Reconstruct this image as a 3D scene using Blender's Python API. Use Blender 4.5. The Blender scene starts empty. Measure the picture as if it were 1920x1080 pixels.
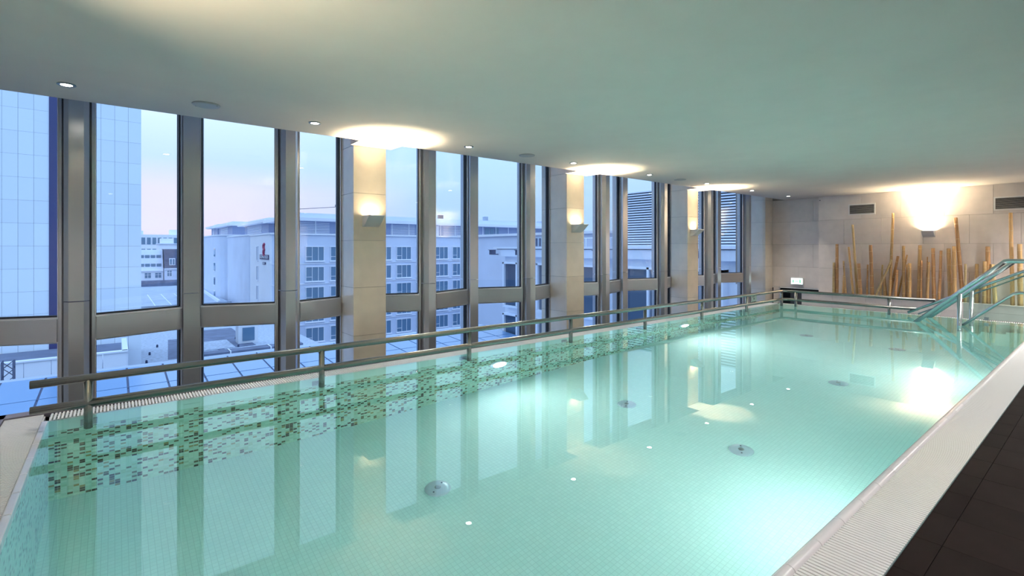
import bpy, math, random
from mathutils import Vector, Matrix
random.seed(7)
SC = bpy.context.scene
COL = SC.collection
R = math.radians

# ------------------------------------------------------------------ camera
cam = bpy.data.cameras.new('camera'); cam_o = bpy.data.objects.new('camera', cam); COL.objects.link(cam_o)
cam_o.location = (0, 0, 1.15); cam_o.rotation_euler = (R(90), 0, R(51.14))
cam.sensor_width = 36; cam.lens = 36*925/1920; cam.shift_y = -75/1920
cam.clip_start = 0.02; cam.clip_end = 2000
SC.camera = cam_o

# ------------------------------------------------------------------ view / render-independent settings
SC.view_settings.view_transform = 'Standard'; SC.view_settings.look = 'None'
SC.view_settings.exposure = 0.75; SC.view_settings.gamma = 1.0; SC.view_settings.use_curve_mapping = False
cy = SC.cycles
cy.max_bounces = 10; cy.diffuse_bounces = 6; cy.glossy_bounces = 5; cy.transmission_bounces = 6; cy.transparent_max_bounces = 12
cy.sample_clamp_indirect = 30.0; cy.blur_glossy = 0.5
cy.use_denoising = True

# ------------------------------------------------------------------ world: pale dusk sky
W = bpy.data.worlds.new('dusk_sky'); SC.world = W; W.use_nodes = True
nt = W.node_tree; nt.nodes.clear()
def N(nt, t, **kw):
    n = nt.nodes.new(t)
    for k, v in kw.items(): setattr(n, k, v)
    return n
def setramp(n, stops, interp='LINEAR'):
    cr = n.color_ramp; cr.interpolation = interp
    while len(cr.elements) > 1: cr.elements.remove(cr.elements[-1])
    cr.elements[0].position = stops[0][0]; cr.elements[0].color = (*stops[0][1], 1)
    for p, c in stops[1:]:
        e = cr.elements.new(p); e.color = (*c, 1)
out = N(nt, 'ShaderNodeOutputWorld'); bg = N(nt, 'ShaderNodeBackground'); tc = N(nt, 'ShaderNodeTexCoord')
sep = N(nt, 'ShaderNodeSeparateXYZ'); nt.links.new(tc.outputs['Generated'], sep.inputs[0])
rampA = N(nt, 'ShaderNodeValToRGB')          # towards the afterglow
setramp(rampA, [(0.0, (.60, .55, .72)), (.03, (.70, .63, .78)), (.10, (.69, .64, .80)), (.15, (.50, .66, .80)), (.22, (.62, .79, .98)), (.34, (.76, 1.02, 1.36)), (.60, (.74, 1.06, 1.6)), (1.0, (.64, .98, 1.55))])
rampB = N(nt, 'ShaderNodeValToRGB')          # away from it
setramp(rampB, [(0.0, (.34, .53, .80)), (.10, (.40, .58, .80)), (.22, (.47, .71, .97)), (.34, (.70, .98, 1.34)), (.60, (.72, 1.05, 1.6)), (1.0, (.64, .98, 1.55))])
nt.links.new(sep.outputs['Z'], rampA.inputs[0]); nt.links.new(sep.outputs['Z'], rampB.inputs[0])
dot = N(nt, 'ShaderNodeVectorMath', operation='DOT_PRODUCT'); dot.inputs[1].default_value = (-.97, -.24, 0)
nt.links.new(tc.outputs['Generated'], dot.inputs[0])
mr = N(nt, 'ShaderNodeMapRange'); mr.inputs[1].default_value = .72; mr.inputs[2].default_value = .93
nt.links.new(dot.outputs['Value'], mr.inputs[0])
mix = N(nt, 'ShaderNodeMixRGB'); nt.links.new(mr.outputs[0], mix.inputs[0])
nt.links.new(rampB.outputs[0], mix.inputs[1]); nt.links.new(rampA.outputs[0], mix.inputs[2])
mp = N(nt, 'ShaderNodeMapping'); mp.inputs['Scale'].default_value = (1.6, 1.6, 6.5)
nt.links.new(tc.outputs['Generated'], mp.inputs[0])
ns = N(nt, 'ShaderNodeTexNoise'); ns.inputs['Scale'].default_value = 1.7; ns.inputs['Detail'].default_value = 3
nt.links.new(mp.outputs[0], ns.inputs[0])
cr = N(nt, 'ShaderNodeMapRange'); cr.inputs[1].default_value = .5; cr.inputs[2].default_value = .85; cr.inputs[4].default_value = .35
nt.links.new(ns.outputs[0], cr.inputs[0])
mix2 = N(nt, 'ShaderNodeMixRGB'); mix2.inputs[2].default_value = (.72, .80, .92, 1)
nt.links.new(cr.outputs[0], mix2.inputs[0]); nt.links.new(mix.outputs[0], mix2.inputs[1])
bg.inputs['Strength'].default_value = .86
nt.links.new(mix2.outputs[0], bg.inputs[0]); nt.links.new(bg.outputs[0], out.inputs[0])

# ------------------------------------------------------------------ materials
MATS = {}
def base(name):
    m = bpy.data.materials.new(name); m.use_nodes = True
    MATS[name] = m
    return m, m.node_tree, m.node_tree.nodes['Principled BSDF']
def mat(name, col, rough=.5, metal=0., var=.0, noise=0., nscale=6., spec=.5, bump=0., emit=None, coat=0.):
    m, nt, b = base(name)
    b.inputs['Base Color'].default_value = (*col, 1); b.inputs['Roughness'].default_value = rough
    b.inputs['Metallic'].default_value = metal; b.inputs['Specular IOR Level'].default_value = spec
    b.inputs['Coat Weight'].default_value = coat
    src = None
    if noise or var:
        c = N(nt, 'ShaderNodeRGB'); c.outputs[0].default_value = (*col, 1); src = c.outputs[0]
        hsv = N(nt, 'ShaderNodeHueSaturation'); nt.links.new(src, hsv.inputs['Color'])
        add = N(nt, 'ShaderNodeMath', operation='ADD'); add.inputs[0].default_value = 1.; add.inputs[1].default_value = 0.
        if noise:
            tcn = N(nt, 'ShaderNodeTexCoord'); nz = N(nt, 'ShaderNodeTexNoise'); nz.inputs['Scale'].default_value = nscale; nz.inputs['Detail'].default_value = 5
            nt.links.new(tcn.outputs['Object'], nz.inputs[0])
            a = N(nt, 'ShaderNodeMapRange'); a.inputs[1].default_value = .3; a.inputs[2].default_value = .7; a.inputs[3].default_value = 1-noise; a.inputs[4].default_value = 1+noise
            nt.links.new(nz.outputs[0], a.inputs[0]); nt.links.new(a.outputs[0], add.inputs[0])
            if bump:
                bp = N(nt, 'ShaderNodeBump'); bp.inputs['Strength'].default_value = bump; bp.inputs['Distance'].default_value = .01
                nt.links.new(nz.outputs[0], bp.inputs['Height']); nt.links.new(bp.outputs[0], b.inputs['Normal'])
        if var:
            oi = N(nt, 'ShaderNodeObjectInfo'); v = N(nt, 'ShaderNodeMapRange'); v.inputs[3].default_value = -var; v.inputs[4].default_value = var
            nt.links.new(oi.outputs['Random'], v.inputs[0]); nt.links.new(v.outputs[0], add.inputs[1])
        nt.links.new(add.outputs[0], hsv.inputs['Value']); nt.links.new(hsv.outputs[0], b.inputs['Base Color'])
    if emit:
        b.inputs['Emission Color'].default_value = (*emit[0], 1); b.inputs['Emission Strength'].default_value = emit[1]
    return m
def glass_mat(name, tint, ior=1.5, gain=1.0):
    m = bpy.data.materials.new(name); m.use_nodes = True; nt = m.node_tree; nt.nodes.clear(); MATS[name] = m
    o = N(nt, 'ShaderNodeOutputMaterial'); t = N(nt, 'ShaderNodeBsdfTransparent'); t.inputs[0].default_value = (*tint, 1)
    g = N(nt, 'ShaderNodeBsdfGlossy'); g.inputs['Roughness'].default_value = 0.0
    # thin pane: the same Schlick reflectance from both sides
    ge = N(nt, 'ShaderNodeNewGeometry'); d = N(nt, 'ShaderNodeVectorMath', operation='DOT_PRODUCT')
    nt.links.new(ge.outputs['Incoming'], d.inputs[0]); nt.links.new(ge.outputs['Normal'], d.inputs[1])
    ab = N(nt, 'ShaderNodeMath', operation='ABSOLUTE'); nt.links.new(d.outputs['Value'], ab.inputs[0])
    om = N(nt, 'ShaderNodeMath', operation='SUBTRACT'); om.inputs[0].default_value = 1; nt.links.new(ab.outputs[0], om.inputs[1])
    pw = N(nt, 'ShaderNodeMath', operation='POWER'); pw.inputs[1].default_value = 5; nt.links.new(om.outputs[0], pw.inputs[0])
    r0 = ((ior-1)/(ior+1))**2
    mu = N(nt, 'ShaderNodeMath', operation='MULTIPLY_ADD'); mu.inputs[1].default_value = (1-r0)*gain; mu.inputs[2].default_value = r0*gain; mu.use_clamp = True
    x = N(nt, 'ShaderNodeMixShader'); nt.links.new(pw.outputs[0], mu.inputs[0]); nt.links.new(mu.outputs[0], x.inputs[0])
    nt.links.new(t.outputs[0], x.inputs[1]); nt.links.new(g.outputs[0], x.inputs[2]); nt.links.new(x.outputs[0], o.inputs[0])
    return m

plaster = mat('ceiling_plaster', (.69, .65, .61), .85, noise=.02, nscale=3)
lime = mat('limestone', (.80, .735, .70), .25, var=.07, noise=.05, nscale=5, bump=.03)
lime_col = mat('column_limestone', (.73, .65, .545), .14, spec=.8, var=.04, noise=.05, nscale=5, bump=.03)
joint = mat('stone_joint', (.36, .32, .29), .8)
alu = mat('mullion_paint', (.54, .55, .59), .22, metal=.55)
gasket = mat('black_gasket', (.012, .012, .016), .5)
bead = mat('bright_bead', (.72, .74, .78), .3, metal=.5)
steel = mat('brushed_steel', (.30, .31, .30), .26, metal=1.)
steel_b = mat('bright_steel', (.62, .68, .70), .2, metal=1.)
steel_d = mat('dull_steel', (.30, .36, .40), .4, metal=.8)
white_cer = mat('white_ceramic', (.74, .71, .74), .22, var=.025, coat=.3)
white_pvc = mat('white_plastic_grate', (.84, .83, .83), .4)
dark_gap = mat('dark_gap', (.03, .03, .032), .8)
deck_tile = mat('dark_deck_tile', (.018, .012, .011), .75, spec=.08, var=.12, noise=.14, nscale=7, bump=.02)
deck_joint = mat('deck_joint', (.012, .010, .012), .8)
trim_dark = mat('slate_trim', (.20, .18, .23), .45, noise=.1)
white_paint = mat('white_paint', (.80, .80, .80), .4)
grey_paint = mat('grey_paint', (.42, .43, .45), .5)
black_void = mat('black_niche', (.008, .008, .01), .6)
cabinet_dark = mat('dark_panel', (.05, .05, .055), .4)
soil = mat('dark_soil', (.06, .045, .035), .9, noise=.3, nscale=30)
bulb_m = mat('warm_bulb', (1, .9, .7), .5, emit=((1, .80, .48), 4))
lens_m = mat('lamp_lens', (1, .95, .85), .5, emit=((1, .93, .80), 18))
pool_lens = mat('pool_lamp_lens', (.9, 1, 1), .4, emit=((.75, 1, .97), 1.6))
exit_m = mat('lit_sign_face', (.9, 1, .95), .5, emit=((.78, 1, .92), 1.5))
green_m = mat('sign_green', (.05, .4, .2), .5, emit=((.25, .8, .5), .5))
tank_mat = mat('grey_fitting', (.46, .60, .70), .35, metal=.3)
win_glass = glass_mat('window_glass', (.95, .975, .995))
bal_glass = glass_mat('balustrade_glass', (.80, .90, .86), gain=1.1)

def tile_mat(name, cell, cols, grout, gw, rough=.25, uv='xy', spec=.5):
    """small square tiles: random colour per cell and a grout line, on the surface's own two axes"""
    m, nt, b = base(name)
    tcn = N(nt, 'ShaderNodeTexCoord'); ge = N(nt, 'ShaderNodeVectorMath', operation='SCALE'); ge.inputs['Scale'].default_value = 1/cell
    nt.links.new(tcn.outputs['Object'], ge.inputs[0])
    # flatten the axis across the surface so cells do not flicker
    mulv = N(nt, 'ShaderNodeVectorMath', operation='MULTIPLY')
    mulv.inputs[1].default_value = {'xy': (1, 1, 0), 'yz': (0, 1, 1), 'xz': (1, 0, 1)}[uv]
    nt.links.new(ge.outputs[0], mulv.inputs[0])
    fl = N(nt, 'ShaderNodeVectorMath', operation='FLOOR'); nt.links.new(mulv.outputs[0], fl.inputs[0])
    wn = N(nt, 'ShaderNodeTexWhiteNoise', noise_dimensions='3D'); nt.links.new(fl.outputs[0], wn.inputs[0])
    rp = N(nt, 'ShaderNodeValToRGB'); setramp(rp, cols, 'CONSTANT'); nt.links.new(wn.outputs['Value'], rp.inputs[0])
    fr = N(nt, 'ShaderNodeVectorMath', operation='FRACTION'); nt.links.new(mulv.outputs[0], fr.inputs[0])
    sp = N(nt, 'ShaderNodeSeparateXYZ'); nt.links.new(fr.outputs[0], sp.inputs[0])
    axes = {'xy': ('X', 'Y'), 'yz': ('Y', 'Z'), 'xz': ('X', 'Z')}[uv]
    ms = []
    for a in axes:
        g = N(nt, 'ShaderNodeMath', operation='LESS_THAN'); g.inputs[1].default_value = gw; nt.links.new(sp.outputs[a], g.inputs[0]); ms.append(g)
    mx = N(nt, 'ShaderNodeMath', operation='MAXIMUM'); nt.links.new(ms[0].outputs[0], mx.inputs[0]); nt.links.new(ms[1].outputs[0], mx.inputs[1])
    mixc = N(nt, 'ShaderNodeMixRGB'); mixc.inputs[2].default_value = (*grout, 1)
    nt.links.new(mx.outputs[0], mixc.inputs[0]); nt.links.new(rp.outputs[0], mixc.inputs[1]); nt.links.new(mixc.outputs[0], b.inputs['Base Color'])
    b.inputs['Roughness'].default_value = rough; b.inputs['Specular IOR Level'].default_value = spec
    return m
MOS = [(0, (.34, .60, .50)), (.30, (.40, .66, .55)), (.58, (.30, .52, .40)), (.70, (.10, .11, .06)), (.80, (.045, .04, .025)), (.90, (.24, .24, .10)), (.95, (.42, .66, .58))]
mosaic_yz = tile_mat('mosaic_side', .0315, MOS, (.36, .58, .50), .10, uv='yz')
MOS2 = [(0, (.36, .62, .60)), (.4, (.42, .68, .66)), (.78, (.22, .36, .36)), (.88, (.12, .18, .20)), (.94, (.44, .68, .66))]
mosaic_xz = tile_mat('mosaic_end', .0315, MOS2, (.40, .62, .58), .10, uv='xz')
pool_floor_m = tile_mat('pool_floor_tile', .0315, [(0, (.58, .88, .87)), (.5, (.60, .90, .89)), (.8, (.56, .87, .86))], (.46, .76, .76), .11, rough=.65, uv='xy', spec=.15)
pool_band = mat('pool_band_tile', (.50, .76, .72), .25)
pool_side_plain = mat('pool_side_tile', (.50, .80, .74), .3)

# water: one still surface, mirror and refraction by Fresnel
wm = bpy.data.materials.new('pool_water'); wm.use_nodes = True; nt = wm.node_tree; nt.nodes.clear()
o = N(nt, 'ShaderNodeOutputMaterial'); rf = N(nt, 'ShaderNodeBsdfRefraction'); rf.inputs['Color'].default_value = (.88, .975, .985, 1); rf.inputs['Roughness'].default_value = 0; rf.inputs['IOR'].default_value = 1.333
gl = N(nt, 'ShaderNodeBsdfGlossy'); gl.inputs['Roughness'].default_value = 0; gl.inputs['Color'].default_value = (1, 1, 1, 1)
fr = N(nt, 'ShaderNodeFresnel'); fr.inputs[0].default_value = 1.333; x = N(nt, 'ShaderNodeMixShader')
nt.links.new(fr.outputs[0], x.inputs[0]); nt.links.new(rf.outputs[0], x.inputs[1]); nt.links.new(gl.outputs[0], x.inputs[2]); nt.links.new(x.outputs[0], o.inputs[0])

def bamboo_material(i, col):
    m, nt, b = base('bamboo_%d' % i)
    tcn = N(nt, 'ShaderNodeTexCoord'); mpn = N(nt, 'ShaderNodeMapping'); mpn.inputs['Scale'].default_value = (60, 60, 2.5)
    nt.links.new(tcn.outputs['Object'], mpn.inputs[0])
    nz = N(nt, 'ShaderNodeTexNoise'); nz.inputs['Scale'].default_value = 1.; nz.inputs['Detail'].default_value = 4; nt.links.new(mpn.outputs[0], nz.inputs[0])
    rp = N(nt, 'ShaderNodeValToRGB'); setramp(rp, [(.25, tuple(c*.55 for c in col)), (.5, col), (.8, tuple(min(1, c*1.25) for c in col))])
    nt.links.new(nz.outputs[0], rp.inputs[0])
    hs = N(nt, 'ShaderNodeHueSaturation'); oi = N(nt, 'ShaderNodeObjectInfo'); mrn = N(nt, 'ShaderNodeMapRange'); mrn.inputs[3].default_value = .8; mrn.inputs[4].default_value = 1.2
    nt.links.new(oi.outputs['Random'], mrn.inputs[0]); nt.links.new(mrn.outputs[0], hs.inputs['Value']); nt.links.new(rp.outputs[0], hs.inputs['Color']); nt.links.new(hs.outputs[0], b.inputs['Base Color'])
    b.inputs['Roughness'].default_value = .38
    return m
bam_a = bamboo_material(0, (.62, .40, .18)); bam_b = bamboo_material(1, (.58, .44, .22)); bam_c = bamboo_material(2, (.58, .33, .15))
node_m = mat('bamboo_node', (.68, .52, .30), .5); cut_m = mat('bamboo_cut_end', (.16, .10, .05), .8)

# outside
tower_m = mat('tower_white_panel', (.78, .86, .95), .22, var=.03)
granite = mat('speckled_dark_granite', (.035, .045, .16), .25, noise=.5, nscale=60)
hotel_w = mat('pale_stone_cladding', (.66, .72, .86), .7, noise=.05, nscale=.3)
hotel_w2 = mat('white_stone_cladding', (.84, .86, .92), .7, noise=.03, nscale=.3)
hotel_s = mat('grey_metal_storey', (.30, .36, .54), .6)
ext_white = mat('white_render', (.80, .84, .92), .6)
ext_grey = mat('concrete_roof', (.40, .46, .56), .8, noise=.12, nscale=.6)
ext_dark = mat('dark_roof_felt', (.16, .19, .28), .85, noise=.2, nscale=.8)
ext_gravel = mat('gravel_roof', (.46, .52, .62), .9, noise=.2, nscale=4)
pane_far = mat('blue_dusk_pane', (.13, .24, .36), .08, spec=.7)
pane_lit = mat('lit_room_pane', (.3, .25, .1), .3, emit=((1, .72, .25), .55))
wing_pane = mat('wing_pane', (.07, .11, .17), .08, spec=.6)
louvre_m = mat('white_louvre', (.74, .80, .90), .45)
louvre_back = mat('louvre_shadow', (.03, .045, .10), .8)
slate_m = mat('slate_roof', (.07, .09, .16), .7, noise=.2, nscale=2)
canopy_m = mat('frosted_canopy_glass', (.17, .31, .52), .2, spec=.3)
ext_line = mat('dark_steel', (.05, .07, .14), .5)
red_m = mat('sign_red', (.42, .03, .12), .5)
navy_m = mat('sign_navy', (.02, .03, .12), .5)
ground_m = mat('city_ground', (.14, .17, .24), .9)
ac_white = mat('white_metal_casing', (.80, .83, .88), .5)

# ------------------------------------------------------------------ mesh helpers
class MB:
    def __init__(s): s.v = []; s.f = []; s.smooth = set()
    def poly(s, pts, smooth=False):
        i = len(s.v); s.v += [tuple(p) for p in pts]
        if smooth: s.smooth.add(len(s.f))
        s.f.append(tuple(range(i, i+len(pts)))); return s
    def box(s, x0, x1, y0, y1, z0, z1):
        i = len(s.v)
        s.v += [(x0, y0, z0), (x1, y0, z0), (x1, y1, z0), (x0, y1, z0), (x0, y0, z1), (x1, y0, z1), (x1, y1, z1), (x0, y1, z1)]
        s.f += [tuple(i+k for k in q) for q in ((0, 3, 2, 1), (4, 5, 6, 7), (0, 1, 5, 4), (1, 2, 6, 5), (2, 3, 7, 6), (3, 0, 4, 7))]
        return s
    def prism(s, pts, z0, z1):
        i = len(s.v); n = len(pts)
        a = sum(pts[k][0]*pts[(k+1) % n][1]-pts[(k+1) % n][0]*pts[k][1] for k in range(n))
        if a < 0: pts = pts[::-1]
        s.v += [(p[0], p[1], z0) for p in pts] + [(p[0], p[1], z1) for p in pts]
        s.f.append(tuple(i+k for k in range(n-1, -1, -1))); s.f.append(tuple(i+n+k for k in range(n)))
        for k in range(n): s.f.append((i+k, i+(k+1) % n, i+n+(k+1) % n, i+n+k))
        return s
    def obox(s, p0, p1, n0, n1, z0, z1):
        """box along the plan segment p0-p1, from n0 to n1 to its left"""
        d = Vector((p1[0]-p0[0], p1[1]-p0[1])).normalized(); nn = Vector((-d.y, d.x))
        q = [(p0[0]+nn.x*n0, p0[1]+nn.y*n0), (p1[0]+nn.x*n0, p1[1]+nn.y*n0), (p1[0]+nn.x*n1, p1[1]+nn.y*n1), (p0[0]+nn.x*n1, p0[1]+nn.y*n1)]
        return s.prism(q, z0, z1)
    def extrude_x(s, prof, x0, x1):
        """profile of (y, z) points pulled along x"""
        i = len(s.v); n = len(prof)
        a = sum(prof[k][0]*prof[(k+1) % n][1]-prof[(k+1) % n][0]*prof[k][1] for k in range(n))
        if a < 0: prof = prof[::-1]
        s.v += [(x0, p[0], p[1]) for p in prof] + [(x1, p[0], p[1]) for p in prof]
        s.f.append(tuple(i+k for k in range(n-1, -1, -1))); s.f.append(tuple(i+n+k for k in range(n)))
        for k in range(n): s.f.append((i+k, i+(k+1) % n, i+n+(k+1) % n, i+n+k))
        return s
    def tube(s, pts, r, n=12, caps=True):
        pts = [Vector(p) for p in pts]; m = len(pts)
        if not isinstance(r, (list, tuple)): r = [r]*m
        i = len(s.v); up = None
        for k in range(m):
            if k == 0: t = pts[1]-pts[0]
            elif k == m-1: t = pts[-1]-pts[-2]
            else:
                t = (pts[k]-pts[k-1]).normalized()+(pts[k+1]-pts[k]).normalized()
            t.normalize()
            if up is None:
                up = Vector((0, 0, 1)) if abs(t.z) < .9 else Vector((1, 0, 0))
            u = (up-t*up.dot(t)).normalized(); w = t.cross(u); up = u
            for j in range(n):
                a = 2*math.pi*j/n; s.v.append(tuple(pts[k]+u*math.cos(a)*r[k]+w*math.sin(a)*r[k]))
        for k in range(m-1):
            for j in range(n):
                s.smooth.add(len(s.f)); s.f.append((i+k*n+j, i+k*n+(j+1) % n, i+(k+1)*n+(j+1) % n, i+(k+1)*n+j))
        if caps:
            s.f.append(tuple(i+j for j in range(n-1, -1, -1))); s.f.append(tuple(i+(m-1)*n+j for j in range(n)))
        return s
    def lathe(s, prof, n=24, o=(0, 0, 0)):
        """profile of (radius, z)"""
        i = len(s.v); m = len(prof)
        for r, z in prof:
            for j in range(n):
                a = 2*math.pi*j/n; s.v.append((o[0]+r*math.cos(a), o[1]+r*math.sin(a), o[2]+z))
        for k in range(m-1):
            for j in range(n):
                s.smooth.add(len(s.f)); s.f.append((i+k*n+j, i+k*n+(j+1) % n, i+(k+1)*n+(j+1) % n, i+(k+1)*n+j))
        s.f.append(tuple(i+j for j in range(n-1, -1, -1))); s.f.append(tuple(i+(m-1)*n+j for j in range(n)))
        return s
    def mesh(s, name, m):
        me = bpy.data.meshes.new(name); me.from_pydata(s.v, [], s.f); me.update()
        for k in s.smooth: me.polygons[k].use_smooth = True
        if m: me.materials.append(m)
        return me
def put(name, me, parent=None, loc=(0, 0, 0), rotz=0, bevel=0):
    o = bpy.data.objects.new(name, me); COL.objects.link(o); o.location = loc; o.rotation_euler = (0, 0, rotz)
    if parent: o.parent = parent
    if bevel:
        b = o.modifiers.new('bevel', 'BEVEL'); b.width = bevel; b.segments = 2; b.limit_method = 'ANGLE'; b.angle_limit = R(40)
    return o
def part(name, mb, m, parent, **k): return put(name, mb.mesh(name, m), parent, **k)
def tag(o, label=None, cat=None, group=None, kind=None):
    if label: o['label'] = label
    if cat: o['category'] = cat
    if group: o['group'] = group
    if kind: o['kind'] = kind
    return o
def thing(name, label, cat, loc=(0, 0, 0), rotz=0, group=None):
    o = put(name, None, None, loc, rotz); return tag(o, label, cat, group)
def struct(name, mb=None, m=None, label=None, **k):
    o = put(name, mb.mesh(name, m) if mb else None, **k); o['kind'] = 'structure'
    if label: o['label'] = label
    return o
def stuff(o): o['kind'] = 'stuff'; return o
ORD = ['first', 'second', 'third', 'fourth', 'fifth', 'sixth', 'seventh', 'eighth', 'ninth', 'tenth', 'eleventh', 'twelfth', 'thirteenth', 'fourteenth', 'fifteenth', 'sixteenth', 'seventeenth', 'eighteenth',
       'nineteenth', 'twentieth', '21st', '22nd', '23rd', '24th', '25th', '26th', '27th', '28th', '29th', '30th', '31st', '32nd', '33rd', '34th', '35th', '36th']

# key lines of the room
CEIL = 2.49; PX0, PX1 = -4.49, -.777; PY0, PY1 = -.345, 10.72; DEPTH = 1.45
CC = [-1.266+3.9115*k for k in range(5)]              # column centres along the window wall
CF = -6.290                                           # their front faces
FW = 14.403                                           # face of the far wall

# ================================================================== ROOM SHELL
ceil = struct('ceiling', MB().box(-5.966, 3.2, -1.25, 15.1, CEIL, 3.30), plaster, 'smooth white plaster ceiling above the pool')
for c in CC[:4]:
    part('ceiling_tab', MB().box(CF-.012, -5.966, c-.26, c+.30, CEIL, CEIL+.12), plaster, ceil)
struct('trim_1', MB().box(-7.4, -5.966, -1.25, 15.1, 3.10, 3.30), plaster, 'head of the blind slot over the windows')
struct('wall_left', MB().box(-7.4, -6.42, -1.25, 15.1, -2.4, -1.1), lime, 'spandrel wall under the window front')
struct('wall_near', MB().box(-7.4, 3.2, -1.30, -1.05, -2.4, 3.30), lime, 'wall behind the near end of the pool')
struct('wall_right', MB().box(3.0, 3.2, -1.05, 14.5, -.3, 3.30), lime, 'wall behind the deck')

# far wall: core with proud limestone slabs
wf = struct('wall_far', MB().box(-5.03, 3.2, FW+.03, 15.0, -1.5, 3.30).box(-7.4, -5.03, 14.68, 15.0, .06, 3.30), joint, 'far limestone wall behind the bamboo')
def slab(x0, x1, z0, z1, y0, y1): part('stone_slab', MB().box(x0+.002, x1-.002, y0, y1, z0+.002, z1-.002), lime, wf)
rows = [(-.30, .0), (.0, .630), (.630, 1.249), (1.249, 1.871), (1.871, CEIL)]
for r, (z0, z1) in enumerate(rows):
    xs = [-5.034]; x = -4.46 if r % 2 else -4.085
    while x < 2.9: xs.append(x); x += .785
    xs.append(3.0)
    for a, b in zip(xs, xs[1:]): slab(a, b, z0, z1, FW, FW+.035)
    if z1 > .3:
        xs = [-6.5, -5.62 if r % 2 else -5.25, -5.034] if r != 3 else [-6.5, -5.84, -5.034]
        for a, b in zip(xs, xs[1:]): slab(a, b, max(z0, .065), z1, 14.636, 14.685)
part('return_slab', MB().box(-5.038, -5.012, FW+.006, 14.66, -.02, CEIL), lime, wf)
part('white_edge', MB().box(-6.5, -5.03, 14.622, 14.66, .030, .062), white_paint, wf)
# dark low opening under the recessed part of the far wall
nic = struct('trim_2', MB().box(-7.2, -5.03, 15.5, 15.55, -1.4, .1).box(-7.2, -5.26, 14.68, 15.5, .06, .09).box(-7.25, -7.2, 14.5, 15.55, -1.4, .1), black_void, 'dark low opening under the far wall')
part('dark_panel', MB().box(-5.75, -5.28, 14.45, 14.50, -1.3, .0), cabinet_dark, nic)
part('stone_pier', MB().box(-6.22, -6.08, 14.50, 14.60, -1.3, .06), lime, nic)

# stone columns
def column(c, k):
    o = struct('stone_column', MB().box(-6.98, CF-.029, c-.194, c+.194, -1.2, 3.2), joint, 'limestone clad column on the window wall')
    zz = [-1.2, -.61, .0, .630, 1.249, 1.871, CEIL, 3.1]
    for z0, z1 in zip(zz, zz[1:]):
        part('stone_slab', MB().box(CF-.031, CF, c-.2237, c+.2237, z0+.002, z1-.002), lime_col, o)
        for s in (-1, 1):
            part('stone_slab', MB().box(-6.96, CF-.032, c+s*.2237-(.032 if s > 0 else 0), c+s*.2237+(.032 if s < 0 else 0), z0+.002, z1-.002), lime_col, o)
    return o
for k, c in enumerate(CC): column(c, k)

# window posts (two lengths with a joint) and folded window front
POST_Z = [(-1.2, .627), (.635, 3.10)]
ridge = [(0, -.056), (0, .056), (-.065, .095), (-.31, .095), (-.31, -.095), (-.065, -.095)]
valley = [(0, -.08), (0, .08), (-.285, .08), (-.285, -.08)]
n_trim = 3
for c in CC[:4]:
    for off, prof, xf in ((.978, ridge, -6.355), (1.956, valley, -6.70), (2.934, ridge, -6.355)):
        o = struct('trim_%d' % n_trim, None, None, 'grey metal window post'); n_trim += 1
        o.location = (xf, c+off, 0)
        for z0, z1 in POST_Z: part('post_section', MB().prism(prof, z0, z1), alu, o)
nodes = []
for c in CC[:4]:
    nodes += [((-6.783, c+.226), (-6.53, c+.978-.097)), ((-6.53, c+.978+.097), (-6.81, c+1.956-.083)),
              ((-6.81, c+1.956+.083), (-6.53, c+2.934-.097)), ((-6.53, c+2.934+.097), (-6.783, c+3.912-.226))]
def along(p, q, d):
    v = Vector(q)-Vector(p); v.normalize(); return (p[0]+v.x*d, p[1]+v.y*d)
for i, (p, q) in enumerate(nodes):
    L = (Vector(q)-Vector(p)).length; w = .032
    o = struct('window_%d' % (i+1), None, None, 'tall fixed window pane over a low pane')
    a, b = along(p, q, w), along(p, q, L-w)
    for (s0, s1) in ((p, a), (b, q)):
        part('stile', MB().obox(s0, s1, -.045, .045, -1.2, 3.10), alu, o)
    a2, b2 = along(p, q, w+.011), along(p, q, L-w-.011)
    part('transom', MB().obox(a, b, -.062, .05, .236, .460), alu, o)
    part('bottom_rail', MB().obox(a, b, -.045, .045, -1.2, -1.1), alu, o)
    g = MB()
    for s0, s1 in ((a, a2), (b2, b)):
        g.obox(s0, s1, -.026, .026, .482, 3.10); g.obox(s0, s1, -.026, .026, -1.1, .216)
    g.obox(a2, b2, -.026, .026, .476, .491)
    part('gasket', g, gasket, o)
    gb = MB().obox(a, b, -.054, .0, .460, .476).obox(a, b, -.046, -.0, .221, .236)
    for s0, s1 in ((along(p, q, w-.007), a), (b, along(p, q, L-w+.007))):
        gb.obox(s0, s1, -.050, -.0, .460, 3.10).obox(s0, s1, -.050, -.0, -1.1, .236)
    part('glazing_bead', gb, bead, o)
    part('glass_pane', MB().obox(a2, b2, -.008, .008, .491, 3.10), win_glass, o)
    part('glass_pane', MB().obox(a2, b2, -.008, .008, -1.1, .221), win_glass, o)

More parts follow.
